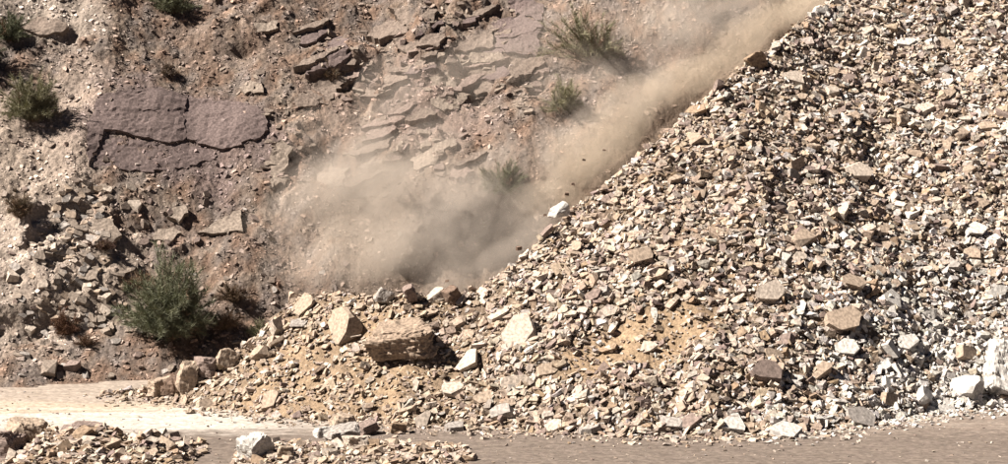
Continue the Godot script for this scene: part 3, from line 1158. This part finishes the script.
func build_berm() -> void:
	# broken rock heaped along the near edge of the road
	var placed := []
	var spots := []
	var crest := func(x: float) -> float:      # height of the heap along the road
		var a := smoothstep(-13.4, -12.2, x) * (1.0 - smoothstep(-9.6, -8.0, x)) * 0.75
		a = maxf(a, 0.7 * (1.0 - smoothstep(-14.6, -13.6, x)))
		var b := smoothstep(-7.4, -6.4, x) * (1.0 - smoothstep(-3.4, -0.2, x)) * 0.24
		return maxf(a, b) * (0.85 + 0.5 * n_mid.get_noise_1d(x * 0.9))
	var height := func(x: float, d: float) -> float:
		var c: float = crest.call(x)
		return maxf(-0.05, c * (1.0 - absf(d - 50.2) / (1.9 if d > 50.2 else 4.5)))
	var st := 0.1
	var at := func(i: int, j: int) -> Vector3:
		var x := -24.0 + i * st
		var d := 45.0 + j * st
		return Vector3(x, height.call(x, d) - 0.03, -d)
	var color := func(p: Vector3) -> Color:
		return Color(0.36, 0.27, 0.2) * (1.0 + 0.3 * n_fine.get_noise_2d(p.x, p.z))
	var heap := mesh_node("roadside_heap", grid_mesh(260, 75, at, color), M.soil)
	tag(heap, "low heap of tan earth and rubble along the near road edge", "rubble heap")
	boulder("heap_boulder", Vector3(-13.1, 0.0, -50.9), Vector3(0.5, 0.42, 0.5), Vector3(0, 20, -24), "tan", "flat-topped tan boulder at the end of the roadside heap, dark below", 71, 0.0)
	boulder("heap_boulder", Vector3(-13.6, -0.1, -50.0), Vector3(0.7, 0.4, 0.6), Vector3(0, 0, 8), "mauve", "dark mauve boulder under the flat-topped tan boulder", 72, 0.1)
	boulder("heap_boulder", Vector3(-11.3, 0.38, -50.7), Vector3(0.5, 0.24, 0.4), Vector3(0, 10, 6), "mauve", "dark capped boulder on top of the roadside heap", 73, 0.1)
	boulder("heap_boulder", on_road(255, 462), Vector3(0.36, 0.44, 0.34), Vector3(10, 50, 24), "white", "whitish pointed boulder alone in the gap of the roadside heap", 74, 0.12)
	boulder("heap_boulder", on_road(284, 463), Vector3(0.24, 0.26, 0.22), Vector3(0, 10, -10), "tan", "small tan pointed boulder beside the whitish pointed boulder", 75, 0.12)
	boulder("road_stone", on_road(325, 437), Vector3(0.28, 0.16, 0.22), Vector3(0, 20, 4), "white", "white-topped block lying on the dusty road", 76, 0.05)
	boulder("road_stone", on_road(344, 446), Vector3(0.5, 0.28, 0.4), Vector3(0, 25, 12), "grey", "large dark grey block on the road beside the white-topped block", 77, 0.05)
	boulder("road_stone", on_road(343, 431), Vector3(0.4, 0.26, 0.35), Vector3(0, -15, -10), "tan", "tan block behind the large dark grey block on the road", 78, 0.05)
	boulder("road_stone", on_road(366, 434), Vector3(0.34, 0.18, 0.28), Vector3(0, 40, 14), "mauve", "low mauve block on the road by the slide's foot", 79, 0.05)
	boulder("road_stone", on_road(398, 433), Vector3(0.24, 0.16, 0.2), Vector3(0, 10, 0), "ochre", "single rust-brown stone on the road by the slide's foot", 80, 0.05)
	boulder("road_stone", on_road(358, 452), Vector3(0.4, 0.24, 0.32), Vector3(0, 10, 8), "cream", "cream block in front of the large dark grey block on the road", 83, 0.1)
	var near := boulder_spots.filter(func(m: Array) -> bool: return m[0].z > -53.0)
	var words := {"cream": "cream", "white": "whitish", "tan": "tan", "ochre": "rust-brown", "grey": "grey", "mauve": "mauve-brown"}
	var tones := ["cream", "cream", "tan", "tan", "cream", "tan", "ochre", "mauve"]
	var kept := []
	var tries := 0
	while kept.size() < 70 and tries < 4000:
		tries += 1
		var x := rng.randf_range(-14.5, -0.5)
		var d := rng.randf_range(48.6, 51.9)
		var h: float = height.call(x, d)
		if h < 0.08:
			continue
		var p := Vector3(x, h, -d)
		var s := rng.randf_range(0.3, 0.55)
		var ok := true
		for q in kept:
			if Vector3(q[0]).distance_to(p) < (q[1] + s) * 0.36:
				ok = false
				break
		if not ok:
			continue
		kept.append([p, s])
		var tone: String = tones[rng.randi_range(0, 7)]
		var k := rng.randi_range(0, 15)
		var o := mesh_node("heap_stone", big_stones[k], M[tone])
		o.transform = lay(p + Vector3(0, s * 0.06, 0), Vector3(0, 1, 0.1).normalized(), long_yaw(), 0.4, Vector3.ONE * s)
		tag(o, "%s %s %s heap stone %s" % ["small" if s < 0.42 else "larger", "flat" if k < 12 else "blocky", words[tone], beside(p, near)], "rock", "stones of the roadside heap")
	for i in 5200:
		var x := rng.randf_range(-16.0, 0.6)
		var d := rng.randf_range(47.0, 52.3)
		var h: float = height.call(x, d)
		if h < 0.02:
			continue
		var s := 0.06 + 0.24 * pow(rng.randf(), 2.0)
		placed.append([rng.randi_range(0, 23), lay(Vector3(x, h + s * 0.1, -d), Vector3(0, 1, 0.15).normalized(), long_yaw(), 0.45, Vector3(s, s, s)), tone_color(tones[rng.randi_range(0, 7)])])
	# stray chips over the road
	for i in 1500:
		var x := rng.randf_range(-17.0, 15.0)
		var d := rng.randf_range(48.5, 61.0)
		var s := 0.03 + 0.09 * pow(rng.randf(), 3.0)
		placed.append([rng.randi_range(0, 23), lay(Vector3(x, s * 0.15, -d), Vector3.UP, rng.randf() * TAU, 0.2, Vector3.ONE * s), tone_color(["tan", "grey", "mauve", "cream"][rng.randi_range(0, 3)])])
	many("roadside_rubble", stones, placed, "small broken rubble of the roadside heap and road surface", "rubble")


# ================= shrubs =================
func shrub(called: String, label: String, p: Vector3, size: Vector3, green: Color, brown: Color, blades: int, dead: float, lean := Vector3.ZERO, group := "shrubs of the hillside") -> void:
	var root := Node3D.new()
	root.name = numbered(called)
	add_child(root)
	root.position = p
	tag(root, label, "shrub", group)
	hill_marks.append([p, size.x, short(label)])
	var st := SurfaceTool.new()
	st.begin(Mesh.PRIMITIVE_TRIANGLES)
	var lf := SurfaceTool.new()
	lf.begin(Mesh.PRIMITIVE_TRIANGLES)
	var n := maxi(16, int(blades / 42.0))
	for i in n:
		var az := rng.randf() * TAU
		var el := asin(rng.randf_range(0.12, 0.98))
		var dir := Vector3(cos(az) * cos(el), sin(el), sin(az) * cos(el))
		var length := rng.randf_range(0.6, 0.95) if rng.randf() < 0.85 else 1.05
		var tip := (dir + lean) * size * length
		var bend := Vector3(0, -0.12, 0) * size.y * length * (1.0 - sin(el))
		var r0 := 0.012 + 0.012 * size.y * 0.3
		var bare := rng.randf() < dead
		var prev := Vector3.ZERO
		for k in 5:
			var t := (k + 1) / 5.0
			var q := tip * t + bend * sin(t * PI) * -1.0 + Vector3(rng.randfn(), rng.randfn(), rng.randfn()) * 0.03 * size.y
			twig(st, prev, q, r0 * (1.15 - t), brown * rng.randf_range(0.7, 1.2))
			if k > 0:
				var count := int(48.0 * (0.35 if bare else 1.0))
				for b in count:
					var u := rng.randf()
					var a := prev.lerp(q, u)
					var bd := (dir * 0.9 + Vector3(rng.randfn(), rng.randfn() + 0.3, rng.randfn()) * 0.62).normalized()
					var bl := rng.randf_range(0.12, 0.3) * (0.5 + 0.26 * size.y)
					blade(lf, a, bd, bl, 0.0045 + 0.0013 * size.y, (brown * 1.2 if bare else green) * rng.randf_range(0.65, 1.35))
			prev = q
	st.generate_normals()
	lf.generate_normals()
	mesh_node("branches", st.commit(), M.stem, root)
	mesh_node("foliage", lf.commit(), M.leaf, root)


func twig(st: SurfaceTool, a: Vector3, b: Vector3, r: float, c: Color) -> void:
	var d := (b - a).normalized()
	var x := d.cross(Vector3(0.3, 0.2, 0.9)).normalized() * r
	var y := d.cross(x).normalized() * r
	var ring := [x, -0.5 * x + 0.87 * y, -0.5 * x - 0.87 * y]
	for k in 3:
		var u: Vector3 = ring[k]
		var v: Vector3 = ring[(k + 1) % 3]
		for w in [a + u, b + u * 0.8, a + v, a + v, b + u * 0.8, b + v * 0.8]:
			st.set_color(c)
			st.add_vertex(w)


func blade(st: SurfaceTool, a: Vector3, d: Vector3, length: float, width: float, c: Color) -> void:
	var s := d.cross(Vector3(rng.randfn(), rng.randfn(), rng.randfn())).normalized() * width
	for w in [a - s, a + d * length, a + s]:
		st.set_color(c)
		st.add_vertex(w)


func build_bushes() -> void:
	var green := Color(0.14, 0.147, 0.102)
	var olive := Color(0.18, 0.172, 0.118)
	var brown := Color(0.13, 0.09, 0.065)
	shrub("broom_shrub", "big dark green broom shrub above the road, widest of the hillside", on_hill(172, 343) + Vector3(0, 0.1, 0), Vector3(1.8, 3.2, 1.6), green, brown, 9000, 0.12, Vector3(-0.1, 0, 0.1))
	shrub("dry_shrub", "dry brown shrub tucked behind the big green broom shrub", on_hill(140, 290), Vector3(0.7, 0.8, 0.6), brown, brown, 2200, 0.7)
	shrub("dry_shrub", "dry brown shrub in the shadow beside the big green broom shrub", on_hill(222, 330), Vector3(0.8, 0.9, 0.7), brown, brown, 2600, 0.8)
	shrub("dry_shrub", "bare dark twiggy shrub uphill beside the big green broom shrub", on_hill(232, 302), Vector3(0.8, 0.8, 0.7), brown * 0.7, brown * 0.7, 2200, 0.8)
	shrub("broom_shrub", "olive green broom shrub below the dark shadow on the upper hillside", on_hill(32, 122), Vector3(1.4, 2.0, 1.2), olive, brown, 6000, 0.08)
	shrub("broom_shrub", "dark shrub above the olive green broom shrub, beside the grey slab", on_hill(8, 42), Vector3(1.0, 1.3, 0.9), green * 0.8, brown, 4000, 0.2)
	shrub("broom_shrub", "dark shrub at the hillside's edge casting a long shadow over the soil", on_hill(-24, 66), Vector3(1.3, 1.8, 1.1), green * 0.8, brown, 3600, 0.2)
	shrub("broom_shrub", "green shrub above the mauve slab, near the hilltop edge", on_hill(172, 14), Vector3(1.2, 1.4, 1.0), green, brown, 3600, 0.2)
	shrub("broom_shrub", "tall sparse pale green shrub with bare branches above the chute", on_hill(596, 66), Vector3(2.3, 2.9, 1.6), olive * 1.1, Color(0.2, 0.15, 0.12), 4200, 0.45, Vector3(-0.35, 0, 0))
	shrub("broom_shrub", "small pale green shrub below the tall sparse shrub, in the dust", on_hill(564, 116), Vector3(0.95, 1.6, 0.8), olive * 1.25, brown, 3000, 0.1)
	shrub("broom_shrub", "round green shrub half veiled by the dust cloud", on_hill(503, 196), Vector3(1.1, 1.6, 0.9), green, brown, 3600, 0.15)
	shrub("dry_shrub", "round reddish dry shrub near the foot of the pale rubble", on_hill(66, 336), Vector3(0.55, 1.0, 0.5), Color(0.13, 0.075, 0.055), brown, 2600, 0.3)
	shrub("dry_shrub", "low dark dry shrub growing on the pale slab", on_hill(103, 250), Vector3(0.55, 0.4, 0.4), Color(0.1, 0.065, 0.055), brown, 1800, 0.3)
	shrub("dry_shrub", "dark dry shrub on the steep pale bank", on_hill(20, 218), Vector3(0.6, 1.2, 0.5), Color(0.14, 0.11, 0.085), brown, 2600, 0.5)
	shrub("dry_shrub", "small grey dry shrub above the mauve slab", on_hill(169, 76), Vector3(0.45, 0.6, 0.4), Color(0.16, 0.125, 0.11), brown, 1500, 0.5)
	shrub("dry_shrub", "small reddish dry tuft beside the round reddish shrub", on_hill(84, 346), Vector3(0.4, 0.4, 0.4), Color(0.13, 0.08, 0.06), brown, 1000, 0.4)
	shrub("broom_shrub", "low grey-green shrub beside the edge of the sandy mound", on_hill(262, 338), Vector3(0.6, 0.7, 0.5), olive, brown, 1800, 0.2)
	shrub("dry_shrub", "thin brown shrub on the rock ledge of the hillside", on_hill(330, 84), Vector3(0.5, 1.1, 0.4), Color(0.2, 0.16, 0.125), brown, 1800, 0.6)


# ================= dust =================
func build_dust() -> void:
	var root := Node3D.new()
	root.name = "dust_cloud"
	add_child(root)
	tag(root, "tan dust cloud billowing in the gully behind the landslide", "dust")
	root.set_meta("kind", "stuff")
	var mats := []
	for a in [[0.05, Color(1.0, 0.88, 0.78)], [0.08, Color(1.0, 0.865, 0.745)], [0.12, Color(1.0, 0.835, 0.66)]]:
		var m := FogMaterial.new()
		m.density = a[0]
		m.albedo = Color(a[1].r, a[1].g, a[1].b).linear_to_srgb()
		mats.append(m)
	var flow := Vector3(0.62, 0.5, -0.6).normalized()      # the chute's own direction
	# wisps streaming down the chute, thickest along the edge of the scree
	var path := [[835, -5], [760, 42], [690, 88], [640, 128], [588, 172], [540, 218], [498, 252], [440, 268]]
	var n := 115
	for i in n:
		var t := (i + rng.randf()) / n * (path.size() - 1.001)
		var k := int(t)
		var out := absf(rng.randfn())
		var px := lerpf(path[k][0], path[k + 1][0], t - k) - out * 34.0 + 6.0
		var py := lerpf(path[k][1], path[k + 1][1], t - k) - out * 26.0 + 4.0
		var s := rng.randf_range(0.7, 1.5) if i % 3 else rng.randf_range(1.4, 2.2)
		puff(root, on_hill(px, py), Vector3(s * rng.randf_range(1.6, 3.2), s, s * 1.2), flow, mats[2 if out < 0.5 and k < 5 else 1 if out < 1.3 and i % 3 and k < 5 else 0], 0.7)
	# the billow in front of the gully's foot
	for i in 72:
		var a := rng.randf() * TAU
		var r := sqrt(rng.randf())
		var px := 390.0 + 120.0 * r * cos(a)
		var py := 222.0 + 62.0 * r * sin(a) - 0.12 * (px - 400.0)
		var s := rng.randf_range(1.0, 2.6)
		puff(root, on_hill(px, py), Vector3(s * rng.randf_range(1.1, 2.1), s * 0.75, s), flow, mats[1 if r < 0.8 and px < 400.0 else 0], 0.7)
	# dust pouring over the crest of the mound
	for i in 12:
		var x := rng.randf_range(-2.6, 1.6)
		var dc := along(crest_line, x)
		var s := rng.randf_range(1.0, 1.7)
		puff(root, Vector3(x, slide_y(x, dc) + 0.15, -dc - 1.5), Vector3(s * 1.6, s * 0.8, s), flow, mats[0], 0.3)
	for i in 12:
		puff(root, on_hill(rng.randf_range(610.0, 740.0), rng.randf_range(-10.0, 60.0)), Vector3(3.4, 1.6, 2.0), flow, mats[0], 0.8)
	# thin haze drifting over the ledges
	for i in 26:
		var px := rng.randf_range(300.0, 780.0)
		var s := rng.randf_range(1.6, 3.0)
		puff(root, on_hill(px, clampf(330.0 - 0.48 * px + rng.randf_range(-50.0, 50.0), -10.0, 260.0)), Vector3(s * 1.6, s, s), flow, mats[0], 0.8)


func puff(root: Node3D, p: Vector3, size: Vector3, flow: Vector3, m: FogMaterial, off: float) -> void:
	var f := FogVolume.new()
	f.name = "puff"
	f.shape = RenderingServer.FOG_VOLUME_SHAPE_ELLIPSOID
	f.size = size
	f.material = m
	var x := (flow + Vector3(rng.randfn(), rng.randfn(), rng.randfn()) * 0.28).normalized()
	var z := x.cross(Vector3.UP).normalized()
	f.transform = Transform3D(Basis(x, z.cross(x), z), p + Vector3(-0.1, 0.5, 0.6) * rng.randf_range(0.6, 1.1) * off)
	f.set_meta("kind", "stuff")
	root.add_child(f, true)
